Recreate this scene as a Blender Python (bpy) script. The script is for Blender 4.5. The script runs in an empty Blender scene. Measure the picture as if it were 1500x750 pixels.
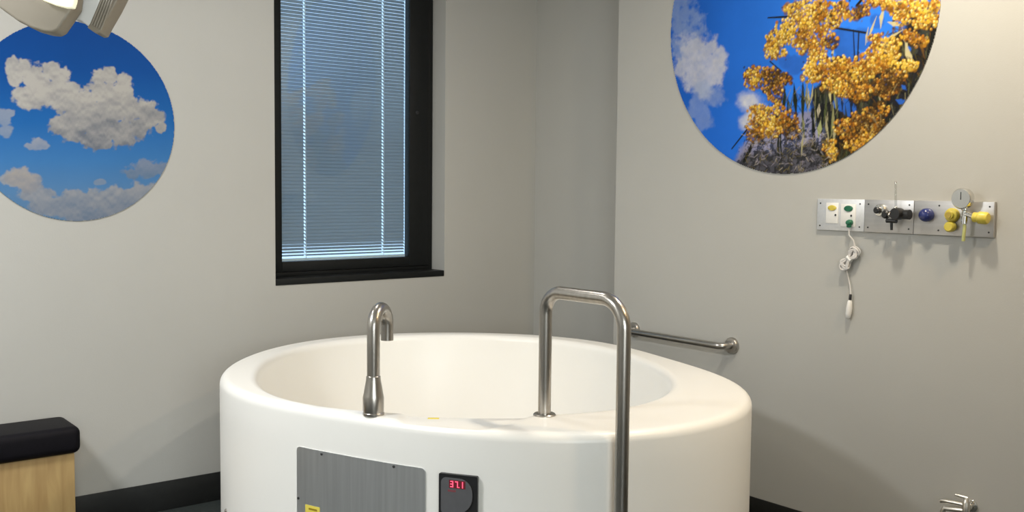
import bpy, bmesh, math, random
import numpy as np
from mathutils import Vector, Matrix

random.seed(7)
rng = np.random.default_rng(11)
S = bpy.context.scene
COL = S.collection

# ------------------------------------------------------------------ camera
F_PX, CX, CY = 1468.0, 750.0, 375.0
CAM_H = 1.5
_yaw, _pitch, _roll = math.radians(51.4), math.radians(3.9), math.radians(0.57)
FW = np.array([math.cos(_yaw)*math.cos(_pitch), math.sin(_yaw)*math.cos(_pitch), -math.sin(_pitch)])
_r0 = np.array([math.sin(_yaw), -math.cos(_yaw), 0.0])
_u0 = np.cross(_r0, FW)
RT = _r0*math.cos(_roll) + _u0*math.sin(_roll)
UP = _u0*math.cos(_roll) - _r0*math.sin(_roll)
CPOS = np.array([0.0, 0.0, CAM_H])


def on(x, y, axis, val):
    """photo pixel -> point where its sight line meets the plane axis = val"""
    d = FW + RT*(x-CX)/F_PX - UP*(y-CY)/F_PX
    return CPOS + d*((val-CPOS[axis])/d[axis])


def at(x, y, depth):
    return CPOS + (FW + RT*(x-CX)/F_PX - UP*(y-CY)/F_PX)*depth


cam_data = bpy.data.cameras.new('camera')
cam_data.sensor_width = 36.0
cam_data.lens = 36.0*F_PX/1500.0
cam_data.clip_start = 0.05
cam = bpy.data.objects.new('camera', cam_data)
COL.objects.link(cam)
M = Matrix.Identity(4)
for i in range(3):
    M[i][0], M[i][1], M[i][2], M[i][3] = RT[i], UP[i], -FW[i], CPOS[i]
cam.matrix_world = M
S.camera = cam

# ------------------------------------------------------------------ world, exposure
S.view_settings.view_transform = 'Standard'
S.view_settings.look = 'None'
S.view_settings.exposure = 0.0
S.view_settings.gamma = 1.0
S.view_settings.use_curve_mapping = False
W = bpy.data.worlds.new('sky')
S.world = W
W.use_nodes = True
W.node_tree.nodes['Background'].inputs[0].default_value = (0.64, 0.79, 1.0, 1)
W.node_tree.nodes['Background'].inputs[1].default_value = 1.9

ZC = 2.90                       # ceiling height
YA, XB = 4.5366, 3.5877         # inner faces of the window wall and of the service wall
XR = 3.79                       # recessed strip of the right wall
YSTEP = 3.655                   # where the recess starts
X0, Y0 = -1.7, -1.9             # far sides of the room behind the camera

# (x, y, watts, radius, colour, spread)  every one of these is a ceiling fitting built below
DOWNLIGHTS = [
    (2.92, 1.88, 27.0, 0.07, (1.0, 0.91, 0.75), 'in front of the gas panel wall'),
    (1.95, 3.55, 7.0, 0.07, (1.0, 0.97, 0.92), 'added in front of the window to lift the wall top'),  # unseen, added to wash the upper window wall
    (0.75, 3.70, 7.0, 0.07, (1.0, 0.98, 0.94), 'in front of the cloud print'),
    (2.98, 0.60, 27.0, 0.07, (1.0, 0.72, 0.42), 'added near the right wall as warm fill'),  # unseen, added for warm light on the service wall
]
PANELS = [                      # large flat LED ceiling panels
    (-0.6, 3.0, 90.0, (0.96, 0.98, 1.0), 'above the bench side of the room'),
]
# fill light from an added, unseen window in the wall behind the camera
W2 = (-1.3, 0.7, 0.95, 2.45)    # x0, x1, z0, z1
WINDOW_FILL = (128.0, (1.0, 0.93, 0.85))

# ------------------------------------------------------------------ helpers


def hexlin(h):
    h = h.lstrip('#')
    c = [int(h[i:i+2], 16)/255 for i in (0, 2, 4)]
    return tuple(v/12.92 if v <= .04045 else ((v+.055)/1.055)**2.4 for v in c)


MATS = {}


def mat(name, color, rough=0.5, metal=0.0, noise=0.0, nscale=20.0, bump=0.0, bscale=200.0,
        coat=0.0, spec=0.5, trans=0.0, emit=None, estr=0.0, stretch=None):
    if name in MATS:
        return MATS[name]
    m = bpy.data.materials.new(name)
    m.use_nodes = True
    nt = m.node_tree
    b = nt.nodes['Principled BSDF']
    c = hexlin(color) if isinstance(color, str) else color
    b.inputs['Base Color'].default_value = (*c, 1)
    b.inputs['Roughness'].default_value = rough
    b.inputs['Metallic'].default_value = metal
    b.inputs['Specular IOR Level'].default_value = spec
    b.inputs['Coat Weight'].default_value = coat
    b.inputs['Transmission Weight'].default_value = trans
    if emit:
        b.inputs['Emission Color'].default_value = (*emit, 1)
        b.inputs['Emission Strength'].default_value = estr
    tc = nt.nodes.new('ShaderNodeTexCoord')
    src = tc.outputs['Object']
    if stretch:
        mp = nt.nodes.new('ShaderNodeMapping')
        mp.inputs['Scale'].default_value = stretch
        nt.links.new(src, mp.inputs['Vector'])
        src = mp.outputs['Vector']
    if noise > 0:
        n = nt.nodes.new('ShaderNodeTexNoise')
        n.inputs['Scale'].default_value = nscale
        n.inputs['Detail'].default_value = 4
        nt.links.new(src, n.inputs['Vector'])
        r = nt.nodes.new('ShaderNodeValToRGB')
        r.color_ramp.elements[0].position = 0.3
        r.color_ramp.elements[1].position = 0.7
        r.color_ramp.elements[0].color = (*[max(0, v*(1-noise)) for v in c], 1)
        r.color_ramp.elements[1].color = (*[min(1, v*(1+noise)) for v in c], 1)
        nt.links.new(n.outputs['Fac'], r.inputs['Fac'])
        nt.links.new(r.outputs['Color'], b.inputs['Base Color'])
    if bump > 0:
        n2 = nt.nodes.new('ShaderNodeTexNoise')
        n2.inputs['Scale'].default_value = bscale
        n2.inputs['Detail'].default_value = 3
        nt.links.new(src, n2.inputs['Vector'])
        bp = nt.nodes.new('ShaderNodeBump')
        bp.inputs['Strength'].default_value = bump
        bp.inputs['Distance'].default_value = 0.002
        nt.links.new(n2.outputs['Fac'], bp.inputs['Height'])
        nt.links.new(bp.outputs['Normal'], b.inputs['Normal'])
    MATS[name] = m
    return m


M_WALL = mat('wall_paint', (0.455, 0.447, 0.415), 0.6, noise=0.012, nscale=3, bump=0.12, bscale=160, spec=0.3)
M_CEIL = mat('ceiling_paint', (0.80, 0.79, 0.77), 0.8, noise=0.01, nscale=4)
M_FLOOR = mat('vinyl_floor', (0.035, 0.042, 0.040), 0.45, noise=0.25, nscale=60, bump=0.05)
M_SKIRT = mat('vinyl_skirting', (0.012, 0.0125, 0.012), 0.5, noise=0.15, nscale=30)
M_TUB = mat('white_gelcoat', (0.845, 0.83, 0.785), 0.33, noise=0.01, nscale=2, coat=0.0, spec=0.45)
M_STEEL = mat('brushed_steel', (0.43, 0.405, 0.37), 0.28, 1.0, noise=0.10, nscale=60, bump=0.05, bscale=90, stretch=(1, 1, 0.06))
M_STEELB = mat('brushed_rail', (0.45, 0.43, 0.40), 0.30, 1.0, noise=0.10, nscale=60, stretch=(1, 0.08, 1))
M_CHROME = mat('chrome', (0.72, 0.71, 0.68), 0.12, 1.0, noise=0.03, nscale=40)
M_TAPM = mat('satin_chrome', (0.74, 0.71, 0.65), 0.32, 1.0, noise=0.03, nscale=40)
M_PLATE = mat('satin_plate', (0.52, 0.51, 0.50), 0.38, 0.75, noise=0.06, nscale=80, stretch=(1, 0.05, 1))
M_PLATE2 = mat('pale_plate', (0.66, 0.67, 0.68), 0.42, 0.5, noise=0.04, nscale=80)
M_ACCESS = mat('access_steel', (0.66, 0.67, 0.68), 0.34, 0.85, noise=0.07, nscale=70, stretch=(1, 1, 0.04))
M_FRAME = mat('window_aluminium', (0.0085, 0.0095, 0.0095), 0.5, 0.0, noise=0.1, nscale=40, spec=0.2)
M_BLACKP = mat('black_plastic', (0.012, 0.012, 0.013), 0.4, noise=0.1, nscale=30)
M_VINYL = mat('black_upholstery', (0.0040, 0.0034, 0.0055), 0.55, noise=0.2, nscale=30, bump=0.2, bscale=300, spec=0.15)
M_WHITEP = mat('white_plastic', (0.78, 0.77, 0.74), 0.35, noise=0.02, nscale=20)
M_YELLOW = mat('yellow_plastic', (0.62, 0.50, 0.07), 0.35, noise=0.06, nscale=60)
M_YELLOWD = mat('ochre_plastic', (0.45, 0.32, 0.05), 0.4, noise=0.06, nscale=60)
M_GREEN = mat('green_plastic', (0.01, 0.13, 0.065), 0.4, noise=0.06, nscale=60)
M_BLUE = mat('blue_plastic', (0.02, 0.03, 0.14), 0.2, noise=0.06, nscale=60, coat=0.3)
M_CORD = mat('white_cord', (0.62, 0.60, 0.58), 0.5, noise=0.04, nscale=60)
M_TUBE = mat('pale_green_tube', (0.55, 0.56, 0.22), 0.25, noise=0.04, nscale=40)
M_GAUGE = mat('gauge_dial', (0.60, 0.60, 0.46), 0.25, noise=0.12, nscale=30)
M_LAMPB = mat('lamp_shell', (0.29, 0.255, 0.20), 0.45, noise=0.03, nscale=20)
M_LAMPW = mat('lamp_face', (0.82, 0.82, 0.80), 0.4, noise=0.02, nscale=20)
M_LENS = mat('lamp_lens', (0.9, 0.88, 0.7), 0.3, emit=(1.0, 0.96, 0.66), estr=0.55, noise=0.01, nscale=20)
M_KEYPAD = mat('keypad_grey', (0.10, 0.10, 0.105), 0.35, noise=0.05, nscale=50)
M_LED = mat('red_led', (0.5, 0.02, 0.05), 0.4, emit=(1.0, 0.10, 0.18), estr=1.6, noise=0.01, nscale=20)
M_LEDBG = mat('led_window', (0.16, 0.02, 0.03), 0.25, noise=0.05, nscale=20)
M_REDPRINT = mat('dim_red_print', (0.20, 0.05, 0.06), 0.5, noise=0.05, nscale=20)
M_STICK = mat('yellow_sticker', (0.75, 0.62, 0.10), 0.5, noise=0.03, nscale=30)
M_STICKD = mat('sticker_print', (0.30, 0.20, 0.01), 0.5, noise=0.03, nscale=30)
M_SLATCORD = mat('ladder_cord', (0.85, 0.88, 0.90), 0.7, noise=0.02, nscale=30)
M_LEDPANEL = mat('led_diffuser', (0.9, 0.9, 0.9), 0.5, emit=(1, 0.97, 0.92), estr=2.0, noise=0.01, nscale=10)
M_SOCKET = mat('dark_screw', (0.05, 0.05, 0.05), 0.4, 0.5, noise=0.05, nscale=30)


def wood_mat():
    m = bpy.data.materials.new('pale_wood')
    m.use_nodes = True
    nt = m.node_tree
    b = nt.nodes['Principled BSDF']
    b.inputs['Roughness'].default_value = 0.45
    tc = nt.nodes.new('ShaderNodeTexCoord')
    mp = nt.nodes.new('ShaderNodeMapping')
    mp.inputs['Scale'].default_value = (14, 14, 1.6)
    n = nt.nodes.new('ShaderNodeTexNoise')
    n.inputs['Scale'].default_value = 2.2
    n.inputs['Detail'].default_value = 6
    n.inputs['Distortion'].default_value = 0.6
    r = nt.nodes.new('ShaderNodeValToRGB')
    r.color_ramp.elements[0].position = 0.3
    r.color_ramp.elements[1].position = 0.72
    r.color_ramp.elements[0].color = (0.34, 0.215, 0.085, 1)
    r.color_ramp.elements[1].color = (0.46, 0.32, 0.135, 1)
    nt.links.new(tc.outputs['Object'], mp.inputs['Vector'])
    nt.links.new(mp.outputs['Vector'], n.inputs['Vector'])
    nt.links.new(n.outputs['Fac'], r.inputs['Fac'])
    nt.links.new(r.outputs['Color'], b.inputs['Base Color'])
    return m


def glass_mat(name, tint, refl):
    m = bpy.data.materials.new(name)
    m.use_nodes = True
    nt = m.node_tree
    for n in list(nt.nodes):
        if n.type != 'OUTPUT_MATERIAL':
            nt.nodes.remove(n)
    out = [n for n in nt.nodes if n.type == 'OUTPUT_MATERIAL'][0]
    t = nt.nodes.new('ShaderNodeBsdfTransparent')
    t.inputs[0].default_value = (*tint, 1)
    g = nt.nodes.new('ShaderNodeBsdfGlossy')
    g.inputs['Roughness'].default_value = 0.03
    fr = nt.nodes.new('ShaderNodeFresnel')
    fr.inputs['IOR'].default_value = refl
    mx = nt.nodes.new('ShaderNodeMixShader')
    nt.links.new(fr.outputs[0], mx.inputs[0])
    nt.links.new(t.outputs[0], mx.inputs[1])
    nt.links.new(g.outputs[0], mx.inputs[2])
    nt.links.new(mx.outputs[0], out.inputs[0])
    return m


def slat_mat():
    m = bpy.data.materials.new('blind_slat')
    m.use_nodes = True
    nt = m.node_tree
    b = nt.nodes['Principled BSDF']
    out = [n for n in nt.nodes if n.type == 'OUTPUT_MATERIAL'][0]
    b.inputs['Base Color'].default_value = (0.40, 0.42, 0.44, 1)
    b.inputs['Roughness'].default_value = 0.45
    tr = nt.nodes.new('ShaderNodeBsdfTranslucent')
    tr.inputs[0].default_value = (0.45, 0.55, 0.65, 1)
    mx = nt.nodes.new('ShaderNodeMixShader')
    mx.inputs[0].default_value = 0.20
    nt.links.new(b.outputs[0], mx.inputs[1])
    nt.links.new(tr.outputs[0], mx.inputs[2])
    nt.links.new(mx.outputs[0], out.inputs[0])
    return m


def print_mat(name, gain):
    m = bpy.data.materials.new(name)
    m.use_nodes = True
    nt = m.node_tree
    b = nt.nodes['Principled BSDF']
    b.inputs['Roughness'].default_value = 0.5
    b.inputs['Specular IOR Level'].default_value = 0.12
    a = nt.nodes.new('ShaderNodeAttribute')
    a.attribute_name = 'print'
    nt.links.new(a.outputs['Color'], b.inputs['Base Color'])
    return m


M_WOOD = wood_mat()
M_GLASS = glass_mat('window_glass', (0.90, 0.95, 0.97), 1.45)
M_CLEAR = glass_mat('clear_tube', (0.92, 0.93, 0.92), 1.3)
M_SLAT = slat_mat()


def obj(name, bm, material, parent=None, smooth=35.0):
    me = bpy.data.meshes.new(name)
    bmesh.ops.recalc_face_normals(bm, faces=bm.faces)
    bm.to_mesh(me)
    bm.free()
    me.materials.append(material)
    if smooth:
        for p in me.polygons:
            p.use_smooth = True
        me.set_sharp_from_angle(angle=math.radians(smooth))
    o = bpy.data.objects.new(name, me)
    COL.objects.link(o)
    if parent is not None:
        o.parent = parent
        o.matrix_parent_inverse = parent.matrix_world.inverted()
    return o


def empty(name, loc, label=None, cat=None, group=None, kind=None):
    o = bpy.data.objects.new(name, None)
    o.empty_display_size = 0.05
    o.matrix_world = Matrix.Translation(Vector(tuple(float(v) for v in loc)))
    COL.objects.link(o)
    return tag(o, label, cat, group, kind)


def tag(o, label=None, cat=None, group=None, kind=None):
    if label:
        o['label'] = label
    if cat:
        o['category'] = cat
    if group:
        o['group'] = group
    if kind:
        o['kind'] = kind
    return o


def box(bm, lo, hi, bevel=0.0, seg=2, mtx=None):
    lo = [min(a, b) for a, b in zip(lo, hi)] if False else lo
    r = bmesh.ops.create_cube(bm, size=1.0)
    vs = r['verts']
    for v in vs:
        v.co = Vector([(lo[i]+hi[i])/2 + v.co[i]*(hi[i]-lo[i]) for i in range(3)])
    if bevel > 0:
        es = list({e for v in vs for e in v.link_edges})
        rr = bmesh.ops.bevel(bm, geom=es, offset=bevel, segments=seg, affect='EDGES', profile=0.5)
        vs = list({v for f in rr['faces'] for v in f.verts} | {v for v in vs if v.is_valid})
    if mtx is not None:
        bmesh.ops.transform(bm, matrix=mtx, verts=vs)
    return bm


def newbox(lo, hi, bevel=0.0, seg=2):
    return box(bmesh.new(), lo, hi, bevel, seg)


def frame_axes(d):
    d = Vector(d).normalized()
    a = Vector((0, 0, 1)) if abs(d.z) < 0.9 else Vector((1, 0, 0))
    u = d.cross(a).normalized()
    return d, u, d.cross(u).normalized()


def tube(bm, pts, rad, n=16, cap=True):
    """sweep a circle along a polyline with parallel transport; rad may be a list"""
    pts = [Vector(tuple(float(c) for c in p)) for p in pts]
    rads = rad if isinstance(rad, (list, tuple)) else [rad]*len(pts)
    t0, u, v = frame_axes(pts[1]-pts[0])
    rings = []
    prev = t0
    for i, p in enumerate(pts):
        if i == 0:
            t = (pts[1]-pts[0]).normalized()
        elif i == len(pts)-1:
            t = (pts[-1]-pts[-2]).normalized()
        else:
            t = ((pts[i+1]-p).normalized() + (p-pts[i-1]).normalized()).normalized()
        q = prev.rotation_difference(t)
        u = q @ u
        v = q @ v
        prev = t
        ring = [bm.verts.new(p + (u*math.cos(2*math.pi*k/n) + v*math.sin(2*math.pi*k/n))*rads[i]) for k in range(n)]
        rings.append(ring)
    for a, b in zip(rings, rings[1:]):
        for k in range(n):
            bm.faces.new((a[k], a[(k+1) % n], b[(k+1) % n], b[k]))
    if cap:
        bm.faces.new(rings[0][::-1])
        bm.faces.new(rings[-1])
    return bm


def newtube(pts, rad, n=16):
    return tube(bmesh.new(), pts, rad, n)


def lathe(bm, origin, axis, prof, n=32):
    """prof: list of (radius, distance along axis)"""
    o = Vector(tuple(float(c) for c in origin))
    d, u, v = frame_axes(axis)
    rings = []
    for r, h in prof:
        if r < 1e-6:
            rings.append([bm.verts.new(o + d*h)])
        else:
            rings.append([bm.verts.new(o + d*h + (u*math.cos(2*math.pi*k/n)+v*math.sin(2*math.pi*k/n))*r) for k in range(n)])
    for a, b in zip(rings, rings[1:]):
        for k in range(n):
            k2 = (k+1) % n
            if len(a) == 1 and len(b) == 1:
                continue
            if len(a) == 1:
                bm.faces.new((a[0], b[k2], b[k]))
            elif len(b) == 1:
                bm.faces.new((a[k], a[k2], b[0]))
            else:
                bm.faces.new((a[k], a[k2], b[k2], b[k]))
    if len(rings[0]) > 1:
        bm.faces.new(rings[0][::-1])
    if len(rings[-1]) > 1:
        bm.faces.new(rings[-1])
    return bm


def newlathe(origin, axis, prof, n=32):
    return lathe(bmesh.new(), origin, axis, prof, n)


def bend(p0, corner, p1, r, n=8):
    """arc points rounding a corner between p0->corner->p1"""
    p0, c, p1 = (Vector(tuple(float(k) for k in p)) for p in (p0, corner, p1))
    a = (p0-c).normalized()
    b = (p1-c).normalized()
    half = a.angle(b)/2
    d = r/math.tan(half)
    s, e = c+a*d, c+b*d
    ctr = c + (a+b).normalized()*(r/math.sin(half))
    out = []
    va, vb = s-ctr, e-ctr
    ang = va.angle(vb)
    ax = va.cross(vb).normalized()
    for i in range(n+1):
        out.append(ctr + Matrix.Rotation(ang*i/n, 3, ax) @ va)
    return out


# ------------------------------------------------------------------ room shell
WX0, WX1, WZ0, WZ1 = 2.143, 3.145, 1.010, 2.76     # window opening
TH = 0.28                                           # wall thickness

bm = bmesh.new()
box(bm, (X0-0.1, YA, 0), (WX0, YA+TH, ZC))
box(bm, (WX1, YA, 0), (XR+0.3, YA+TH, ZC))
box(bm, (WX0, YA, 0), (WX1, YA+TH, WZ0))
box(bm, (WX0, YA, WZ1), (WX1, YA+TH, ZC))
tag(obj('wall_back', bm, M_WALL, smooth=0), kind='structure')
bm = bmesh.new()
box(bm, (XB, Y0-0.1, 0), (XB+0.3, YSTEP, ZC))
box(bm, (XR, YSTEP, 0), (XR+0.1, YA, ZC))
tag(obj('wall_right', bm, M_WALL, smooth=0), kind='structure')
tag(obj('wall_left', newbox((X0-0.1, Y0, 0), (X0, YA, ZC)), M_WALL, smooth=0), kind='structure')
bm = bmesh.new()
box(bm, (X0-0.1, Y0-0.1, 0), (W2[0], Y0, ZC))
box(bm, (W2[1], Y0-0.1, 0), (XB, Y0, ZC))
box(bm, (W2[0], Y0-0.1, 0), (W2[1], Y0, W2[2]))
box(bm, (W2[0], Y0-0.1, W2[3]), (W2[1], Y0, ZC))
tag(obj('wall_front', bm, M_WALL, smooth=0), kind='structure')
tag(obj('floor', newbox((X0-0.1, Y0-0.1, -0.1), (XR+0.3, YA+TH, 0)), M_FLOOR, smooth=0), kind='structure')
tag(obj('ceiling', newbox((X0-0.1, Y0-0.1, ZC), (XR+0.3, YA+TH, ZC+0.1)), M_CEIL, smooth=0), kind='structure')


def skirting(name, lo, hi):
    return tag(obj(name, newbox(lo, hi, 0.003, 2), M_SKIRT), kind='structure')


SK = 0.136
skirting('baseboard_back', (X0, YA-0.008, 0), (XR, YA, SK))
bm = bmesh.new()
box(bm, (XB-0.008, Y0, 0), (XB, YSTEP, SK), 0.003)
box(bm, (XB-0.008, YSTEP, 0), (XR, YSTEP+0.008, SK), 0.003)
box(bm, (XR-0.008, YSTEP, 0), (XR, YA-0.008, SK), 0.003)
tag(obj('baseboard_right', bm, M_SKIRT), kind='structure')
skirting('baseboard_left', (X0, Y0, 0), (X0+0.008, YA-0.008, SK))
skirting('baseboard_front', (X0+0.008, Y0, 0), (XB-0.008, Y0+0.008, SK))

# ------------------------------------------------------------------ window
YF = 4.655                                   # front of the fixed frame
win = empty('window_1', (WX0, YF, WZ0), kind='structure')
win['label'] = 'tall black framed window with a closed blind behind the glass'
SILLT = 0.032
obj('window_sill', newbox((WX0, YA-0.004, WZ0), (WX1-0.003, YF+0.08, WZ0+SILLT), 0.003), M_FRAME, win)
PX0 = on(412.5, 200, 1, YF-0.008)[0]
PX1 = on(600.5, 200, 1, YF-0.008)[0]
PZ0 = on(500, 380.5, 1, YF-0.008)[2]
PZ1 = WZ1-0.10
bm = bmesh.new()
zb = WZ0+SILLT
fw_ = 0.022
box(bm, (WX0, YF, zb), (WX0+fw_, YF+0.09, WZ1), 0.002)
box(bm, (WX1-fw_-0.006, YF, zb), (WX1-0.003, YF+0.09, WZ1), 0.002)
box(bm, (WX0+fw_, YF, zb), (WX1-fw_-0.006, YF+0.09, zb+0.02), 0.002)
box(bm, (WX0+fw_, YF, WZ1-0.03), (WX1-fw_-0.006, YF+0.09, WZ1), 0.002)
obj('window_frame', bm, M_FRAME, win)
# opening sash, a little proud of the fixed frame
SX0, SX1, SZ0, SZ1 = WX0+fw_+0.002, WX1-fw_-0.010, zb+0.022, WZ1-0.032
bm = bmesh.new()
ys0, ys1 = YF-0.008, YF+0.046
box(bm, (SX0, ys0, SZ0), (PX0, ys1, SZ1), 0.003)
box(bm, (PX1, ys0, SZ0), (SX1, ys1, SZ1), 0.003)
box(bm, (PX0, ys0, SZ0), (PX1, ys1, PZ0), 0.003)
box(bm, (PX0, ys0, PZ1), (PX1, ys1, SZ1), 0.003)
sash = obj('sash', bm, M_FRAME, win)
obj('pane', newbox((PX0, ys0+0.006, PZ0), (PX1, ys0+0.009, PZ1)), M_GLASS, win, smooth=0)
obj('pane', newbox((PX0, ys1-0.010, PZ0), (PX1, ys1-0.006, PZ1)), M_GLASS, win, smooth=0)
lp = on(611, 165, 1, ys0)
bm = bmesh.new()
lathe(bm, (lp[0], ys0, lp[2]), (0, -1, 0), [(0.010, 0), (0.010, 0.004), (0.006, 0.006), (0.006, 0.012), (0, 0.012)], 16)
obj('window_latch', bm, M_BLACKP, win)

# blind between the two panes
SLAT_TILT = 180+55
yb_ = ys0+0.026
blind = empty('venetian_blind', ((PX0+PX1)/2, yb_, PZ0),
              'closed blue-grey venetian blind of thin slats behind the window glass', 'blind')
BX0, BX1 = PX0+0.004, PX1-0.020
obj('bottom_rail', newbox((BX0, yb_-0.010, PZ0+0.003), (BX1, yb_+0.010, PZ0+0.015), 0.002), M_SLATCORD, blind)
obj('head_rail', newbox((BX0, yb_-0.012, PZ1-0.025), (BX1, yb_+0.012, PZ1-0.002), 0.002), M_SLATCORD, blind)
pitch = 0.0178
zz = PZ0+0.030
slat_me = None
bxm = (BX0+BX1)/2
cord_x = [on(px, 200, 1, yb_)[0] for px in (446, 560.5)]
while zz < PZ1-0.035:
    if slat_me is None:
        b2 = bmesh.new()
        w = 0.0225
        xs = [BX0-bxm]
        for cxp in cord_x:
            xs += [cxp-0.0045-bxm, cxp+0.0045-bxm]
        xs.append(BX1-bxm)
        rows = []
        for i in range(7):
            tpos = (i/6-0.5)*w
            sag = 0.0026*(1-(2*(i/6)-1)**2)
            rows.append([b2.verts.new((x, tpos, sag)) for x in xs])
        for i in range(6):
            for j in range(len(xs)-1):
                if j in (1, 3) and i in (1, 2, 3, 4):       # punched slot for the cord
                    continue
                b2.faces.new((rows[i][j], rows[i][j+1], rows[i+1][j+1], rows[i+1][j]))
        s = obj('slat', b2, M_SLAT, blind, smooth=80)
        slat_me = s.data
    else:
        s = bpy.data.objects.new('slat', slat_me)
        COL.objects.link(s)
        s.parent = blind
        s.matrix_parent_inverse = blind.matrix_world.inverted()
    # lowest slats lie flatter, as at the foot of a lowered blind
    low = max(0.0, 1.0-(zz-PZ0-0.03)/0.09)
    s.location = (bxm, yb_, zz)
    s.rotation_euler = (math.radians(SLAT_TILT-38*low), 0, 0)
    zz += pitch*(1.0-0.10*low)
for cxp in cord_x:
    obj('ladder_cord', newbox((cxp-0.0016, yb_-0.0128, PZ0+0.012), (cxp+0.0016, yb_-0.0118, PZ1-0.02)), M_SLATCORD, blind, smooth=0)

# ------------------------------------------------------------------ ceiling fittings (the room's lamps, plus added ones)
for i, (x, y, wts, rad, colr, where) in enumerate(DOWNLIGHTS):
    d = empty('ceiling_downlight', (x, y, ZC), 'round white recessed ceiling downlight '+where, 'downlight', 'ceiling downlights')
    obj('trim_ring', newlathe((x, y, ZC), (0, 0, -1), [(0.105, 0), (0.105, 0.006), (0.098, 0.010), (0.085, 0.010), (0.080, 0.004), (0.080, 0.001)], 40), M_WHITEP, d)
    obj('lens', newlathe((x, y, ZC-0.001), (0, 0, -1), [(0.079, 0), (0.079, 0.002), (0, 0.003)], 40), M_LEDPANEL, d)
    ld = bpy.data.lights.new('downlight_lamp', 'AREA')
    ld.shape = 'DISK'
    ld.size = rad*2
    ld.energy = wts
    ld.color = colr
    lo = bpy.data.objects.new('downlight_lamp', ld)
    COL.objects.link(lo)
    lo.location = (x, y, ZC-0.014)
for i, (x, y, wts, colr, where) in enumerate(PANELS):
    d = empty('ceiling_panel_light', (x, y, ZC), 'square flat ceiling light panel '+where, 'panel light', 'ceiling light panels')
    bm = bmesh.new()
    for a, b in (((-.3, -.3), (.3, -.275)), ((-.3, .275), (.3, .3)), ((-.3, -.275), (-.275, .275)), ((.275, -.275), (.3, .275))):
        box(bm, (x+a[0], y+a[1], ZC-0.012), (x+b[0], y+b[1], ZC), 0.002)
    obj('panel_frame', bm, M_WHITEP, d)
    obj('diffuser', newbox((x-.274, y-.274, ZC-0.006), (x+.274, y+.274, ZC-0.001)), M_LEDPANEL, d, smooth=0)
    ld = bpy.data.lights.new('panel_lamp', 'AREA')
    ld.shape = 'SQUARE'
    ld.size = 0.54
    ld.energy = wts
    ld.color = colr
    lo = bpy.data.objects.new('panel_lamp', ld)
    COL.objects.link(lo)
    lo.location = (x, y, ZC-0.014)
# added window behind the camera with its fill light
w2 = empty('added_window', (W2[0], Y0, W2[2]), kind='structure')
bm = bmesh.new()
xm = (W2[0]+W2[1])/2
for a, b in (((W2[0], W2[2]), (W2[0]+.05, W2[3])), ((W2[1]-.05, W2[2]), (W2[1], W2[3])), ((W2[0]+.05, W2[2]), (W2[1]-.05, W2[2]+.05)), ((W2[0]+.05, W2[3]-.05), (W2[1]-.05, W2[3])), ((xm-.03, W2[2]+.05), (xm+.03, W2[3]-.05))):
    box(bm, (a[0], Y0-0.08, a[1]), (b[0], Y0-0.02, b[1]), 0.003)
obj('window_frame', bm, M_FRAME, w2)
for a, b in ((W2[0]+.05, xm-.03), (xm+.03, W2[1]-.05)):
    obj('pane', newbox((a, Y0-0.055, W2[2]+.05), (b, Y0-0.051, W2[3]-.05)), M_GLASS, w2, smooth=0)
ld = bpy.data.lights.new('added_window_fill', 'AREA')
ld.shape = 'RECTANGLE'
ld.size, ld.size_y = W2[1]-W2[0], W2[3]-W2[2]
ld.energy = WINDOW_FILL[0]
ld.color = WINDOW_FILL[1]
lo = bpy.data.objects.new('added_window_fill', ld)
COL.objects.link(lo)
lo.location = (xm, Y0-0.12, (W2[2]+W2[3])/2)
lo.rotation_euler = (math.radians(90), 0, 0)      # shines into the room along +y

# ------------------------------------------------------------------ birthing pool
HT = 0.78
TC = np.array([2.357, 3.166])
far_px = [(322, 560), (325, 547), (334, 536), (350, 526), (364, 521), (440, 503), (493, 495), (541, 491), (627, 489),
          (680, 488), (733, 489), (787, 492), (840, 497), (960, 519), (1008, 534), (1056, 552), (1089.5, 567), (1101.5, 578), (1107, 590)]
near_px = [(342, 582), (374, 596), (406, 605), (438, 612), (560, 629), (608, 636), (656, 643), (704, 648), (752, 651.5),
           (800, 653), (848, 653), (896, 652), (960, 644), (1008, 637), (1056, 627), (1080, 619), (1099, 608)]
inner_px = [(375, 550), (400, 524), (440, 511), (500, 500), (541, 495), (680, 492), (840, 502), (905, 517), (960, 538),
            (982, 553), (980, 565), (950, 583), (900, 602), (797, 606), (650, 606), (595, 605), (540, 603), (500, 598),
            (450, 590), (410, 578), (385, 563)]


def fourier_fit(P, order, lam):
    q = P-TC
    th = np.arctan2(q[:, 1], q[:, 0])
    r = np.hypot(q[:, 0], q[:, 1])
    def basis(t):
        cols = [np.ones_like(t)]
        for k in range(1, order+1):
            cols += [np.cos(k*t), np.sin(k*t)]
        return np.stack(cols, -1)
    B = basis(th)
    reg = np.diag([0.0]+[lam*k**3 for k in range(1, order+1) for _ in (0, 1)])
    c = np.linalg.solve(B.T@B+reg, B.T@r)
    return lambda t: basis(np.asarray(t, float))@c


r_out = fourier_fit(np.array([on(x, y, 2, HT-0.008)[:2] for x, y in far_px]+[on(x, y, 2, HT-0.035)[:2] for x, y in near_px]), 5, 0.0015)
r_in = fourier_fit(np.array([on(x, y, 2, HT-0.004)[:2] for x, y in inner_px]), 5, 0.0015)

NT = 360
TH_ = np.linspace(-math.pi, math.pi, NT, endpoint=False)
RO, RI = r_out(TH_), r_in(TH_)


def sst(a, b, x):
    t = np.clip((x-a)/(b-a), 0, 1)
    return t*t*(3-2*t)


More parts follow.
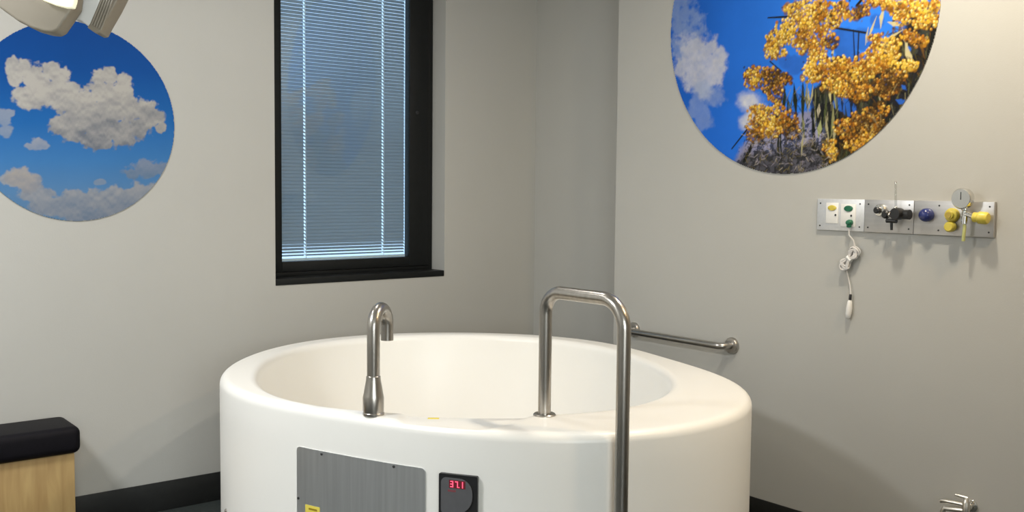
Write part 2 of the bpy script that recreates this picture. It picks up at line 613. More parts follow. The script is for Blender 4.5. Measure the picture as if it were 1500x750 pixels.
def tub_ring(kind, u):
    """returns radius array and z array of one ring"""
    er = 0.032          # outer edge rounding
    ir = 0.030
    if kind == 'out':       # u = z
        return RO.copy(), np.full(NT, u)
    if kind == 'oedge':     # u = 0..90 degrees
        a = math.radians(u)
        return RO-er+er*math.cos(a), np.full(NT, HT-er+er*math.sin(a))
    if kind == 'top':       # u = 0..1 from outside to inside
        a, b = RO-er, RI+ir
        r = a+(b-a)*u
        return r, np.full(NT, HT)
    if kind == 'iedge':
        a = math.radians(u)
        return RI+ir-ir*math.sin(a), np.full(NT, HT-ir+ir*math.cos(a))
    if kind == 'in':        # u = 0..1 down the inner wall to the basin floor
        z = (HT-ir)*(1-u)+0.16*u
        f = 1-0.16*(u**1.5)
        return RI*f, np.full(NT, z)
    if kind == 'floor':
        return RI*0.84*(1-u), np.full(NT, 0.16-0.03*math.sin(u*math.pi/2))


rings = []
for z in (0.10, 0.3, 0.5, 0.65, HT-0.032):
    rings.append(tub_ring('out', z))
for a in (15, 30, 45, 60, 75, 90):
    rings.append(tub_ring('oedge', a))
for u in np.linspace(0, 1, 17)[1:-1]:
    rings.append(tub_ring('top', u))
for a in (0, 20, 40, 60, 80, 90):
    rings.append(tub_ring('iedge', a))
for u in np.linspace(0, 1, 12)[1:]:
    rings.append(tub_ring('in', u))
for u in (0.1, 0.3, 0.6, 0.9):
    rings.append(tub_ring('floor', u))

# shallow entry dip in the front deck
ql = [(1.71, 2.67), (1.62, 2.54), (1.75, 2.34), (1.98, 2.39)]
thd = np.degrees(TH_)


def dip(r, z):
    """z after lowering the saddle of the deck"""
    s = np.clip((r-RI)/(RO-RI), 0, 1)              # 0 inner .. 1 outer
    right = -114-13*s
    left = -142.5+2.0*s
    m = sst(left-1.6, left, thd)*(1-sst(right-1.2, right+1.2, thd))
    m = m*(1-sst(0.84, 0.93, s))*(z > 0.70)
    return z-0.008*m


bm = bmesh.new()
vr = []
for r, z in rings:
    z = dip(r, z)
    vr.append([bm.verts.new((TC[0]+r[i]*math.cos(TH_[i]), TC[1]+r[i]*math.sin(TH_[i]), z[i])) for i in range(NT)])
for a, b in zip(vr, vr[1:]):
    for i in range(NT):
        j = (i+1) % NT
        bm.faces.new((a[i], a[j], b[j], b[i]))
bm.faces.new(vr[-1])
bm.faces.new(vr[0][::-1])
pool = empty('birthing_pool', (TC[0], TC[1], 0), 'large oval white birthing pool with a steel access panel on its front', 'bathtub')
obj('pool_shell', bm, M_TUB, pool, smooth=50)
# recessed plinth
bm = bmesh.new()
lo_, hi_ = [], []
for i in range(0, NT, 3):
    c, s_ = math.cos(TH_[i]), math.sin(TH_[i])
    rr = RO[i]-0.05
    lo_.append(bm.verts.new((TC[0]+rr*c, TC[1]+rr*s_, 0)))
    hi_.append(bm.verts.new((TC[0]+rr*c, TC[1]+rr*s_, 0.10)))
n_ = len(lo_)
for i in range(n_):
    bm.faces.new((lo_[i], lo_[(i+1) % n_], hi_[(i+1) % n_], hi_[i]))
bm.faces.new(lo_[::-1])
obj('plinth', bm, M_SKIRT, pool)


def on_tub(px, py):
    """front outer wall of the pool under a photo pixel -> (theta, z)"""
    d = FW + RT*(px-CX)/F_PX - UP*(py-CY)/F_PX
    for t in np.arange(1.5, 4.5, 0.002):
        p = CPOS+d*t
        q = p[:2]-TC
        th = math.atan2(q[1], q[0])
        if np.hypot(*q) <= float(r_out(th)):
            return th, p[2]
    raise ValueError


def tub_pt(th, z, off):
    e = 1e-3
    def p2(t):
        r = float(r_out(t))
        return np.array([TC[0]+r*math.cos(t), TC[1]+r*math.sin(t)])
    tg = p2(th+e)-p2(th-e)
    nrm = np.array([tg[1], -tg[0]])
    nrm /= np.linalg.norm(nrm)
    p = p2(th)+nrm*off
    return Vector((p[0], p[1], z)), Vector((nrm[0], nrm[1], 0))


def flat_frame(th):
    p, n = tub_pt(th, 0, 0)
    t = Vector((-n.y, n.x, 0))
    return p, n, t


def curved_plate(name, th0, th1, z0, z1, off0, off1, rc, material, parent, nx=24):
    """plate that follows the curve of the pool wall, corners rounded by rc"""
    arc = abs(th1-th0)*float(r_out((th0+th1)/2))
    outline = []
    for cx_, cz_, a0 in ((arc-rc, z1-rc, 0), (rc, z1-rc, 90), (rc, z0+rc, 180), (arc-rc, z0+rc, 270)):
        for k in range(6):
            a = math.radians(a0+18*k)
            outline.append((cx_+rc*math.cos(a), cz_+rc*math.sin(a)))
    # add points on long edges so that the plate bends
    full = []
    for i, p in enumerate(outline):
        q = outline[(i+1) % len(outline)]
        full.append(p)
        if abs(q[0]-p[0]) > 0.03:
            m = 8
            full += [(p[0]+(q[0]-p[0])*k/m, p[1]+(q[1]-p[1])*k/m) for k in range(1, m)]
    # order th0->th1 with s = 0..arc
    b = bmesh.new()
    # build as columns: for each sorted unique s the top and bottom
    ss = sorted({round(p[0], 5) for p in full})
    def zspan(s):
        lo, hi = z0, z1
        for cx_ in (rc, arc-rc):
            if (s < rc and cx_ == rc) or (s > arc-rc and cx_ == arc-rc):
                dd = math.sqrt(max(rc*rc-(s-cx_)**2, 0))
                lo, hi = z0+rc-dd, z1-rc+dd
        return lo, hi
    cols = []
    for s in ss:
        th = th0+(th1-th0)*s/arc
        lo, hi = zspan(s)
        cols.append([b.verts.new(tub_pt(th, zc, oc)[0]) for zc, oc in ((lo, off0), (lo, off1), (hi, off1), (hi, off0))])
    for a, c in zip(cols, cols[1:]):
        for k in range(4):
            b.faces.new((a[k], a[(k+1) % 4], c[(k+1) % 4], c[k]))
    b.faces.new(cols[0])
    b.faces.new(cols[-1][::-1])
    bmesh.ops.remove_doubles(b, verts=b.verts, dist=1e-6)
    return obj(name, b, material, parent, smooth=30)


tl = on_tub(436, 655)
tr = on_tub(624, 684)
zt = (tl[1]+tr[1])/2
panel = curved_plate('access_panel', tl[0], tr[0], zt-0.40, zt, -0.002, 0.004, 0.014, M_ACCESS, pool)
panel['label'] = 'grey brushed steel access panel with screws'
for px, py in ((473, 664.5), (578, 683), (439, 729)):
    th, z = on_tub(px, py)
    p, n = tub_pt(th, z, 0.004)
    obj('screw', newlathe(p, n, [(0.0045, 0), (0.0045, 0.002), (0.003, 0.0035), (0, 0.0035)], 12), M_SOCKET, panel)
a0, a1 = on_tub(449, 738), on_tub(470, 741)
st = curved_plate('warning_sticker', a0[0], a1[0], a0[1]-0.034, a0[1], 0.004, 0.0048, 0.002, M_STICK, panel)
st['label'] = 'small yellow printed sticker'
b0, b1 = on_tub(454, 743), on_tub(466, 744)
curved_plate('sticker_text_bar', b0[0], b1[0], b0[1]-0.006, b0[1], 0.0048, 0.0054, 0.001, M_STICKD, panel)
# bolt cap low on the pool side
th, z = on_tub(332, 746)
p, n = tub_pt(th, z-0.006, 0)
obj('bolt_cap', newlathe(p, n, [(0.009, 0), (0.009, 0.003), (0.006, 0.006), (0, 0.007)], 20), M_STEEL, pool)

# control unit
c0, c1 = on_tub(645.5, 690), on_tub(701, 698)
zc1 = (c0[1]+c1[1])/2
ctl = curved_plate('control_unit', c0[0], c1[0], zc1-0.24, zc1, -0.002, 0.012, 0.004, M_BLACKP, pool)
ctl['label'] = 'black control unit with red digital readout'
arcw = abs(c1[0]-c0[0])*float(r_out((c0[0]+c1[0])/2))
mid = (c0[0]+c1[0])/2
pc, nc = tub_pt(mid, zc1, 0.0125)
tc_ = Vector((-nc.y, nc.x, 0))
if tc_.dot(Vector(tuple(RT))) < 0:
    tc_ = -tc_


def ctl_pt(s, dz, o=0.0):
    return pc + tc_*s + Vector((0, 0, -dz)) + nc*o


def flat_poly(name, pts, thick, material, parent, o=0.0, bev=0.0):
    b = bmesh.new()
    f0 = [b.verts.new(ctl_pt(s, d, o)) for s, d in pts]
    f1 = [b.verts.new(ctl_pt(s, d, o+thick)) for s, d in pts]
    n = len(pts)
    b.faces.new(f0[::-1])
    b.faces.new(f1)
    for i in range(n):
        b.faces.new((f0[i], f0[(i+1) % n], f1[(i+1) % n], f1[i]))
    return obj(name, b, material, parent, smooth=30)


hw = arcw/2
key = []
kx0, kx1, kz0, kz1 = -hw+0.006, hw-0.010, 0.010, 0.118
for cx_, cz_, a0, rr, in ((kx1-0.042, kz0+0.042, -90, 0.042), (kx1-0.055, kz1-0.055, 0, 0.055), (kx0+0.008, kz1-0.008, 90, 0.008), (kx0+0.016, kz0+0.016, 180, 0.016)):
    for k in range(9):
        a = math.radians(a0+90*k/8)
        key.append((cx_+rr*math.cos(a), cz_+rr*math.sin(a)))
kp = flat_poly('keypad', key, 0.0025, M_KEYPAD, ctl)
flat_poly('display_window', [(-0.026, 0.016), (0.026, 0.016), (0.026, 0.040), (-0.026, 0.040)], 0.001, M_LEDBG, ctl, 0.0025)
SEG = {'3': 'abcdg', '7': 'abc', '1': 'bc', '2': 'abged', '9': 'abcdfg', '8': 'abcdefg', '0': 'abcdef'}
sw, sh, t_ = 0.0095, 0.019, 0.0028


def seg_digit(ch, x0, z0):
    b = bmesh.new()
    bars = {'a': (0, 0, sw, t_), 'g': (0, sh/2-t_/2, sw, sh/2+t_/2), 'd': (0, sh-t_, sw, sh),
            'f': (0, 0, t_, sh/2), 'b': (sw-t_, 0, sw, sh/2), 'e': (0, sh/2, t_, sh), 'c': (sw-t_, sh/2, sw, sh)}
    for k in SEG[ch]:
        x_a, z_a, x_b, z_b = bars[k]
        q = [(x_a, z_a), (x_b, z_a), (x_b, z_b), (x_a, z_b)]
        lo = [b.verts.new(ctl_pt(x0+s, z0+d, 0.0035)) for s, d in q]
        hi = [b.verts.new(ctl_pt(x0+s, z0+d, 0.0042)) for s, d in q]
        b.faces.new(lo[::-1])
        b.faces.new(hi)
        for i in range(4):
            b.faces.new((lo[i], lo[(i+1) % 4], hi[(i+1) % 4], hi[i]))
    return obj('readout_digit', b, M_LED, ctl, smooth=0)


for ch, x0 in (('3', -0.0215), ('7', -0.0065), ('1', 0.0095)):
    seg_digit(ch, x0, 0.0185)
flat_poly('readout_point', [(0.0048, 0.0350), (0.0076, 0.0350), (0.0076, 0.0378), (0.0048, 0.0378)], 0.0007, M_LED, ctl, 0.0035)
flat_poly('red_marking', [(-0.030, 0.046), (-0.004, 0.046), (-0.004, 0.052), (-0.030, 0.052)], 0.0005, M_REDPRINT, ctl, 0.0025)

# yellow smear / sticker left on the deck dip
sp = on(635, 614, 2, HT-0.010)
ysd = obj('deck_sticker', newbox((-0.018, -0.008, 0), (0.018, 0.008, 0.0012), 0.0005), M_STICK, pool)
ysd.matrix_parent_inverse = Matrix.Identity(4)
ysd.location = (sp[0]-TC[0], sp[1]-TC[1], HT-0.0080)
ysd.rotation_euler = (0, 0, -0.65)
ysd['label'] = 'small yellow sticker on the pool deck'

# ------------------------------------------------------------------ spout
TP = on(547, 607, 2, HT)
sp_dir = Vector((0.80, 0.60, 0)).normalized()
tapo = empty('pool_spout', (TP[0], TP[1], HT), 'curved stainless steel swan-neck spout standing on the pool rim', 'tap')
base = Vector((TP[0], TP[1], HT))
obj('spout_flange', newlathe(base, (0, 0, 1), [(0.034, 0), (0.034, 0.006), (0.0325, 0.008), (0.0325, 0.010)], 40), M_STEEL, tapo)
obj('spout_collar', newlathe(base+Vector((0, 0, 0.010)), (0, 0, 1),
    [(0.0330, 0), (0.0335, 0.004), (0.0335, 0.045), (0.032, 0.052), (0.0235, 0.100), (0.0225, 0.112), (0.0205, 0.114)], 40), M_STEEL, tapo)
ztop = 1.052
pts = [base+Vector((0, 0, 0.115)), base+Vector((0, 0, 0.2)), Vector((base.x, base.y, ztop))]
R_ = 0.058
for i in range(1, 17):
    a = math.pi*i/16
    pts.append(Vector((base.x, base.y, ztop)) + sp_dir*(R_-R_*math.cos(a)) + Vector((0, 0, R_*math.sin(a))))
pts.append(pts[-1]+Vector((0, 0, -0.052)))
obj('spout_neck', newtube(pts, 0.0205, 28), M_STEEL, tapo)

# ------------------------------------------------------------------ U-shaped grab rail over the pool edge
PL = on(797.5, 608, 2, HT)
zr = 1.176
PR = on(915, 441, 2, zr)
rail = empty('entry_grab_rail', (PR[0], PR[1], 0), 'tall stainless steel hoop rail from the floor over onto the pool deck', 'grab rail')
c1_ = (PL[0], PL[1], zr)
c2_ = (PR[0], PR[1], zr)
br = 0.085
mid_ = ((PL[0]+PR[0])/2, (PL[1]+PR[1])/2, zr)
pts = [(PL[0], PL[1], HT+0.004)] + bend((PL[0], PL[1], HT), c1_, mid_, 0.07, 12) + bend(mid_, c2_, (PR[0], PR[1], 0), br, 12) + [(PR[0], PR[1], 0.5), (PR[0], PR[1], 0.004)]
obj('rail_tube', newtube(pts, 0.0205, 32), M_STEEL, rail)
obj('deck_flange', newlathe((PL[0], PL[1], HT-0.001), (0, 0, 1), [(0.036, 0), (0.036, 0.004), (0.033, 0.007), (0.022, 0.007)], 40), M_STEEL, rail)
obj('floor_flange', newlathe((PR[0], PR[1], 0), (0, 0, 1), [(0.045, 0), (0.045, 0.006), (0.042, 0.009), (0.022, 0.009)], 40), M_STEEL, rail)

# ------------------------------------------------------------------ wall grab bar
gb1 = on(1073, 506, 0, XB)
gb0 = np.array([XB, 3.505, gb1[2]+0.002])
gz = gb1[2]
bar = empty('wall_grab_bar', (XB, gb1[1], gz), 'horizontal stainless steel grab bar on the wall behind the pool', 'grab rail')
off = 0.065
pts = [(XB-0.004, gb1[1], gz)] + bend((XB, gb1[1], gz), (XB-off, gb1[1]+0.012, gz), (XB-off, gb1[1]+0.3, gz), 0.035, 8) + \
      bend((XB-off, gb1[1]+0.3, gz), (XB-off, gb0[1]-0.012, gz), (XB, gb0[1], gz), 0.035, 8) + [(XB-0.004, gb0[1], gz)]
obj('bar_tube', newtube(pts, 0.0155, 24), M_STEELB, bar)
for yy in (gb1[1], gb0[1]):
    obj('wall_flange', newlathe((XB, yy, gz), (-1, 0, 0), [(0.037, 0), (0.037, 0.010), (0.033, 0.016), (0.017, 0.017)], 32), M_STEELB, bar)

# ------------------------------------------------------------------ bench
BXE = 1.155
BX_S = -0.55
bench = empty('bench', (0.3, 4.4, 0), 'low pale wooden bench with black padded top against the window wall', 'bench')
obj('bench_base', newbox((BX_S+0.02, 4.295, 0.0), (BXE-0.022, YA-0.010, 0.392), 0.004), M_WOOD, bench)
bm = newbox((BX_S, 4.268, 0.393), (BXE, YA-0.009, 0.505), 0.0, 1)
obj_b = bm
es = [e for e in bm.edges]
bmesh.ops.bevel(bm, geom=es, offset=0.032, segments=5, affect='EDGES', profile=0.55)
obj('seat_pad', bm, M_VINYL, bench, smooth=60)

# ------------------------------------------------------------------ wall decals


def vnoise(shape, cells, seed):
    r = np.random.default_rng(seed)
    ny, nx = shape
    gy, gx = cells, cells
    g = r.random((gy+2, gx+2))
    y = np.linspace(0, gy, ny, endpoint=False)
    x = np.linspace(0, gx, nx, endpoint=False)
    yi, xi = y.astype(int), x.astype(int)
    fy, fx = y-yi, x-xi
    fy, fx = fy*fy*(3-2*fy), fx*fx*(3-2*fx)
    a = g[np.ix_(yi, xi)]; b = g[np.ix_(yi, xi+1)]; c = g[np.ix_(yi+1, xi)]; d = g[np.ix_(yi+1, xi+1)]
    return (a*(1-fx)[None]+b*fx[None])*(1-fy)[:, None]+(c*(1-fx)[None]+d*fx[None])*fy[:, None]


def fbm(shape, cells, seed, octv=5):
    out = np.zeros(shape)
    amp, tot = 1.0, 0.0
    for o in range(octv):
        out += amp*vnoise(shape, cells*2**o, seed+o)
        tot += amp
        amp *= 0.55
    return out/tot


class Print:
    """round photographic wall print: a raster of colours carried by a dense disc mesh"""

    def __init__(self, plane_axis, plane_val, centre, radius, n):
        self.ax, self.val, self.c, self.r, self.n = plane_axis, plane_val, centre, radius, n
        self.img = np.zeros((n, n, 3))
        lin = (np.arange(n)/(n-1)*2-1)*radius
        self.lin = lin
        # photo pixel of every cell, for laying the picture out
        hh, vv = np.meshgrid(lin+centre[0], lin+centre[1])
        P = np.zeros((n, n, 3))
        P[..., plane_axis] = plane_val
        P[..., 1-plane_axis] = hh
        P[..., 2] = vv
        d = P-CPOS
        z = d@FW
        self.U = CX+F_PX*(d@RT)/z
        self.V = CY-F_PX*(d@UP)/z
        self.sc = F_PX/(z[n//2, n//2])*(2*radius/n)      # photo px per cell (vertical)

    def ij(self, px, py):
        p = on(px, py, self.ax, self.val)
        h, v = p[1-self.ax]-self.c[0], p[2]-self.c[1]
        return ((v/self.r+1)/2*(self.n-1), (h/self.r+1)/2*(self.n-1))

    def window(self, i, j, r):
        i0, i1 = max(0, int(i-r-1)), min(self.n, int(i+r+2))
        j0, j1 = max(0, int(j-r-1)), min(self.n, int(j+r+2))
        if i0 >= i1 or j0 >= j1:
            return None
        ii, jj = np.mgrid[i0:i1, j0:j1]
        return slice(i0, i1), slice(j0, j1), ii, jj

    def dot(self, px, py, r, col, a=1.0, soft=0.8):
        i, j = self.ij(px, py)
        rc = r/self.sc
        w = self.window(i, j, rc+2)
        if w is None:
            return
        si, sj, ii, jj = w
        dd = np.hypot(ii-i, jj-j)
        m = np.clip((rc-dd)/soft+0.5, 0, 1)*a
        self.img[si, sj] = self.img[si, sj]*(1-m[..., None])+np.array(col)*m[..., None]

    def stroke(self, p0, p1, w0, w1, col, a=1.0):
        i0, j0 = self.ij(*p0)
        i1, j1 = self.ij(*p1)
        L = math.hypot(i1-i0, j1-j0)+1e-6
        w = self.window((i0+i1)/2, (j0+j1)/2, L/2+max(w0, w1)/self.sc+2)
        if w is None:
            return
        si, sj, ii, jj = w
        t = np.clip(((ii-i0)*(i1-i0)+(jj-j0)*(j1-j0))/L**2, 0, 1)
        dd = np.hypot(ii-(i0+(i1-i0)*t), jj-(j0+(j1-j0)*t))
        hwid = (w0+(w1-w0)*t)/2/self.sc
        m = np.clip(hwid-dd+0.5, 0, 1)*a
        self.img[si, sj] = self.img[si, sj]*(1-m[..., None])+np.array(col)*m[..., None]

    def leaf(self, p0, p1, w, col, bendx=0.0, a=1.0):
        mx, my = (p0[0]+p1[0])/2+bendx, (p0[1]+p1[1])/2
        self.stroke(p0, (mx, my), 0.5, w, col, a)
        self.stroke((mx, my), p1, w, 0.5, col, a)

    def field(self, blobs, namp, cells, seed, squash=1.0):
        f = np.full((self.n, self.n), -9.0)
        for x, y, r in blobs:
            f = np.maximum(f, 1-np.hypot(self.U-x, (self.V-y)*squash)/r)
        return f+(fbm((self.n, self.n), cells, seed)-0.5)*namp

    def blend(self, m, col):
        col = np.asarray(col)
        if col.ndim == 1:
            col = np.broadcast_to(col, self.img.shape)
        self.img = self.img*(1-m[..., None])+col*m[..., None]

    def build(self, name, material, front_sign):
        n = self.n
        R = self.r
        lin = self.lin
        hh, vv = np.meshgrid(lin, lin)
        # pull the cells just outside the circle onto it, so that the rim is a clean circle
        rad = np.hypot(hh, vv)
        step = 2*R/(n-1)
        cell_ok = (rad[:-1, :-1] < R+step*0.2) & (rad[1:, :-1] < R+step*0.2) & (rad[:-1, 1:] < R+step*0.2) & (rad[1:, 1:] < R+step*0.2)
        k = np.where(rad > R-step*0.55, R/np.maximum(rad, 1e-9), 1.0)
        hh, vv = hh*k, vv*k
        used = np.zeros((n, n), bool)
        used[:-1, :-1] |= cell_ok; used[1:, :-1] |= cell_ok; used[:-1, 1:] |= cell_ok; used[1:, 1:] |= cell_ok
        idx = -np.ones((n, n), int)
        idx[used] = np.arange(used.sum())
        co = np.zeros((used.sum(), 3))
        co[:, self.ax] = self.val
        co[:, 1-self.ax] = self.c[0]+hh[used]
        co[:, 2] = self.c[1]+vv[used]
        ci, cj = np.nonzero(cell_ok)
        quads = np.stack([idx[ci, cj], idx[ci, cj+1], idx[ci+1, cj+1], idx[ci+1, cj]], 1)
        if front_sign:
            quads = quads[:, ::-1]
        cols = self.img[used]
        # thin edge: outline copied back to the wall
        nv = len(co)
        edge = {}
        for q in quads.tolist():
            for a, b in zip(q, q[1:]+q[:1]):
                if (b, a) in edge:
                    del edge[(b, a)]
                else:
                    edge[(a, b)] = 1
        bverts = sorted({v for e in edge for v in e})
        mp = {v: nv+i for i, v in enumerate(bverts)}
        back = co[bverts].copy()
        back[:, self.ax] += 0.0035
        co = np.concatenate([co, back])
        cols = np.concatenate([cols, np.full((len(bverts), 3), 0.6)])
        faces = quads.tolist()+[[b, a, mp[a], mp[b]] for a, b in edge]
        me = bpy.data.meshes.new(name)
        me.from_pydata(co.tolist(), [], faces)
        at_ = me.color_attributes.new('print', 'FLOAT_COLOR', 'POINT')
        at_.data.foreach_set('color', np.concatenate([np.clip(cols, 0, 1), np.ones((len(cols), 1))], 1).astype(np.float32).ravel())
        me.materials.append(material)
        o = bpy.data.objects.new(name, me)
        COL.objects.link(o)
        return o


def H(h, g=1.0):
    return np.array(hexlin(h))*g


# --- cloud print on the window wall
GA = 0.86
pa = Print(1, YA-0.0038, (1.228, 1.762), 0.424, 300)
V = pa.V
t = np.clip((V-32)/292, 0, 1)
sky = np.zeros_like(pa.img)
stops = [(0.0, '#08438c'), (0.25, '#0c4c96'), (0.5, '#2064aa'), (0.7, '#3f78b2'), (0.85, '#5580ac'), (1.0, '#5c7d9f')]
for k in range(3):
    sky[..., k] = np.interp(t, [s[0] for s in stops], [hexlin(s[1])[k] for s in stops])
pa.img = sky*(0.94+0.12*fbm(V.shape, 4, 3)[..., None])
f1 = fbm(V.shape, 14, 21)
f2 = fbm(V.shape, 6, 31)


def cloud(blobs, namp, cells, seed, lightc, darkc, lo=-0.02, hi=0.22, squash=1.0, alpha=1.0, base=None, span=60):
    f = pa.field(blobs, namp, cells, seed, squash) + (fbm(V.shape, 34, seed+7, 3)-0.5)*0.75
    m = sst(lo, hi+0.06, f)*alpha
    nn = fbm(V.shape, 15, seed+50)
    relief = np.roll(nn, -5, axis=0)-nn                # light from above on the billows
    shade = np.clip((V-(base-span))/span, 0, 1)*0.7+(nn-0.5)*0.5+relief*1.6+0.10
    shade = np.clip(shade, 0, 1)[..., None]
    pa.blend(m, H(lightc)*(1-shade)+H(darkc)*shade)


# distant low clouds
cloud([(25, 262, 26), (45, 282, 30), (75, 300, 38), (110, 296, 40), (150, 296, 42), (185, 290, 36), (215, 282, 34), (120, 312, 40), (160, 312, 40)], 0.8, 12, 5,
      '#a5a09a', '#6c7585', squash=1.9, alpha=0.75, base=318, span=45)
cloud([(215, 248, 30), (245, 248, 26), (195, 254, 18)], 0.6, 12, 8, '#8e9097', '#6a7888', squash=2.0, alpha=0.7, base=262, span=30)
cloud([(30, 258, 18), (44, 270, 20), (20, 262, 14)], 0.5, 12, 9, '#a59e97', '#7c8290', squash=1.3, alpha=0.85, base=285, span=36)
cloud([(55, 212, 16), (45, 214, 11), (64, 214, 10)], 0.5, 14, 12, '#a3a3a6', '#8790a0', squash=1.7, alpha=0.8, base=222, span=20)
cloud([(2, 172, 18), (8, 194, 14), (14, 166, 10)], 0.6, 14, 14, '#9aa0a8', '#7f8da0', squash=1.2, alpha=0.75, base=210, span=50)
cloud([(148, 267, 8), (142, 268, 6)], 0.4, 14, 15, '#93989f', '#7d8794', squash=1.5, alpha=0.6, base=276, span=16)
# the big cumulus
big = [(20, 98, 15), (36, 100, 18), (24, 116, 14), (50, 112, 24), (76, 104, 20), (90, 112, 20), (62, 134, 30), (36, 142, 22), (95, 140, 34), (120, 155, 36),
       (146, 114, 15), (160, 112, 16), (182, 118, 15), (150, 136, 26), (176, 140, 26), (160, 162, 38), (192, 160, 24), (214, 164, 22),
       (226, 170, 18), (236, 186, 10), (205, 186, 22), (110, 184, 30), (145, 192, 30), (175, 194, 28), (85, 184, 18), (130, 204, 18), (155, 206, 16)]
cloud(big, 0.55, 16, 41, '#b4b0aa', '#6d727d', lo=0.06, hi=0.26, squash=1.0, base=214, span=84)
pa.img *= GA
o = pa.build('round_cloud_print', print_mat('cloud_print_ink', 1), False)
tag(o, 'round wall print of a blue sky with white clouds', 'wall print')

# --- wattle print on the service wall
GB = 0.90
pb = Print(0, XB-0.0038, (2.629, 2.24), 0.67, 430)
U, V = pb.U, pb.V
shape = V.shape
n1 = fbm(shape, 7, 77)
n2 = fbm(shape, 22, 87)
n3 = fbm(shape, 60, 97)
tt = np.clip((U-985)/240, 0, 1)[..., None]
pb.img = (H('#195bbd')*(1-tt)+H('#3180f0')*tt)*(0.9+0.25*n1[..., None])


def wisp(blobs, namp, cells, seed, col, alpha, lo=0.0, hi=0.45, squash=1.0):
    f = pb.field(blobs, namp, cells, seed, squash)
    f = f+(fbm(shape, 34, seed+300, 4)-0.5)*namp*0.9
    pb.blend(sst(lo, hi, f)*alpha*(0.75+0.5*n3), H(col)*(0.85+0.3*n2[..., None]))


wisp([(1000, 20, 28), (1006, 45, 24), (1000, 68, 22), (998, 0, 30)], 1.1, 12, 5, '#8ba0c8', 0.65)
wisp([(1020, 80, 34), (1036, 100, 34), (1020, 110, 30), (1054, 84, 18), (1010, 95, 26), (1030, 125, 26), (1040, 70, 14)], 0.8, 14, 6, '#b9bccb', 0.9)
wisp([(1040, 140, 26), (1025, 160, 24), (1030, 175, 20)], 1.0, 14, 16, '#8fa2c8', 0.5)
wisp([(1100, 150, 26), (1108, 166, 26), (1098, 178, 20)], 0.55, 8, 18, '#c9cbd6', 0.95, 0.0, 0.6)
wisp([(1380, 200, 60)], 0.6, 12, 20, '#3a6fc0', 0.4)

R2 = random.Random(5)
# twiggy undergrowth: greyed lower part
f = pb.field([(1110, 236, 34), (1150, 228, 50), (1190, 222, 46), (1150, 200, 34), (1185, 190, 30), (1225, 232, 40), (1220, 205, 26)], 0.5, 16, 55)
mm = sst(0.0, 0.25, f)
gcol = H('#9a93a0')*(n3[..., None] > 0.5)+H('#4c4430')*(n3[..., None] <= 0.5)
pb.blend(mm*0.85, gcol*(0.6+0.8*n2[..., None]))
f = pb.field([(1110, 246, 34), (1150, 256, 50), (1200, 250, 50), (1250, 240, 44)], 0.5, 16, 58)
pb.blend(sst(0.0, 0.3, f)*0.8, H('#2c2a20')*(0.4+1.5*n3[..., None]))
# dark foliage mass to the right
f = pb.field([(1330, 130, 70), (1300, 160, 60), (1345, 90, 50), (1280, 190, 60), (1362, 60, 46), (1255, 215, 50), (1220, 150, 34), (1318, 70, 26), (1250, 128, 36), (1236, 100, 22)], 0.7, 14, 66)
pb.blend(sst(0.02, 0.25, f)*0.985, (H('#241f10')*(0.15+1.4*n3[..., None])+H('#3a4030')*(n2[..., None] > 0.55)*0.5))
for _ in range(520):
    x, y = R2.uniform(1205, 1372), R2.uniform(20, 235)
    if x < 1300 and y < 90:
        continue
    a = R2.gauss(1.4, 0.6)
    l = R2.uniform(6, 20)
    pb.stroke((x, y), (x+l*math.cos(a), y+l*math.sin(a)), R2.uniform(1.5, 3.4), 0.8, H(R2.choice(['#14140c', '#1d1b10', '#332b14', '#4d4420', '#5a5a38', '#6b4a1c', '#10120e'])), 0.8)
# sky showing through
for gx, gy, gr in ((1238, 62, 26), (1262, 58, 20), (1250, 84, 15), (1215, 32, 9), (1285, 30, 13), (1232, 150, 13), (1244, 160, 12), (1165, 96, 16), (1150, 90, 12), (1178, 86, 9), (1330, 72, 6)):
    ff = pb.field([(gx, gy, gr)], 0.7, 20, int(gx))
    pb.blend(sst(0.0, 0.3, ff)*0.92, H('#2a64c4')*(0.75+0.5*n2[..., None]))
# dark branches
for p0, p1, w0, w1 in (((1125, 26), (1165, 24), 2, 4), ((1205, 38), (1268, 48), 3, 3), ((1200, 36), (1206, 78), 3, 2), ((1340, 22), (1368, 46), 5, 8), ((1368, 46), (1356, 110), 8, 6),
                       ((1356, 110), (1330, 160), 6, 5), ((1258, 46), (1256, 95), 2, 2), ((1250, 44), (1252, 92), 1.5, 2), ((1072, 218), (1094, 190), 2, 3), ((1090, 236), (1104, 208), 5, 6),
                       ((1190, 215), (1225, 245), 4, 8), ((1205, 245), (1248, 236), 6, 4), ((1255, 8), (1262, 0), 4, 4), ((1300, 14), (1338, 26), 3, 4), ((1128, 90), (1144, 104), 2, 2)):
    pb.stroke(p0, p1, w0, w1, H('#191a16'))
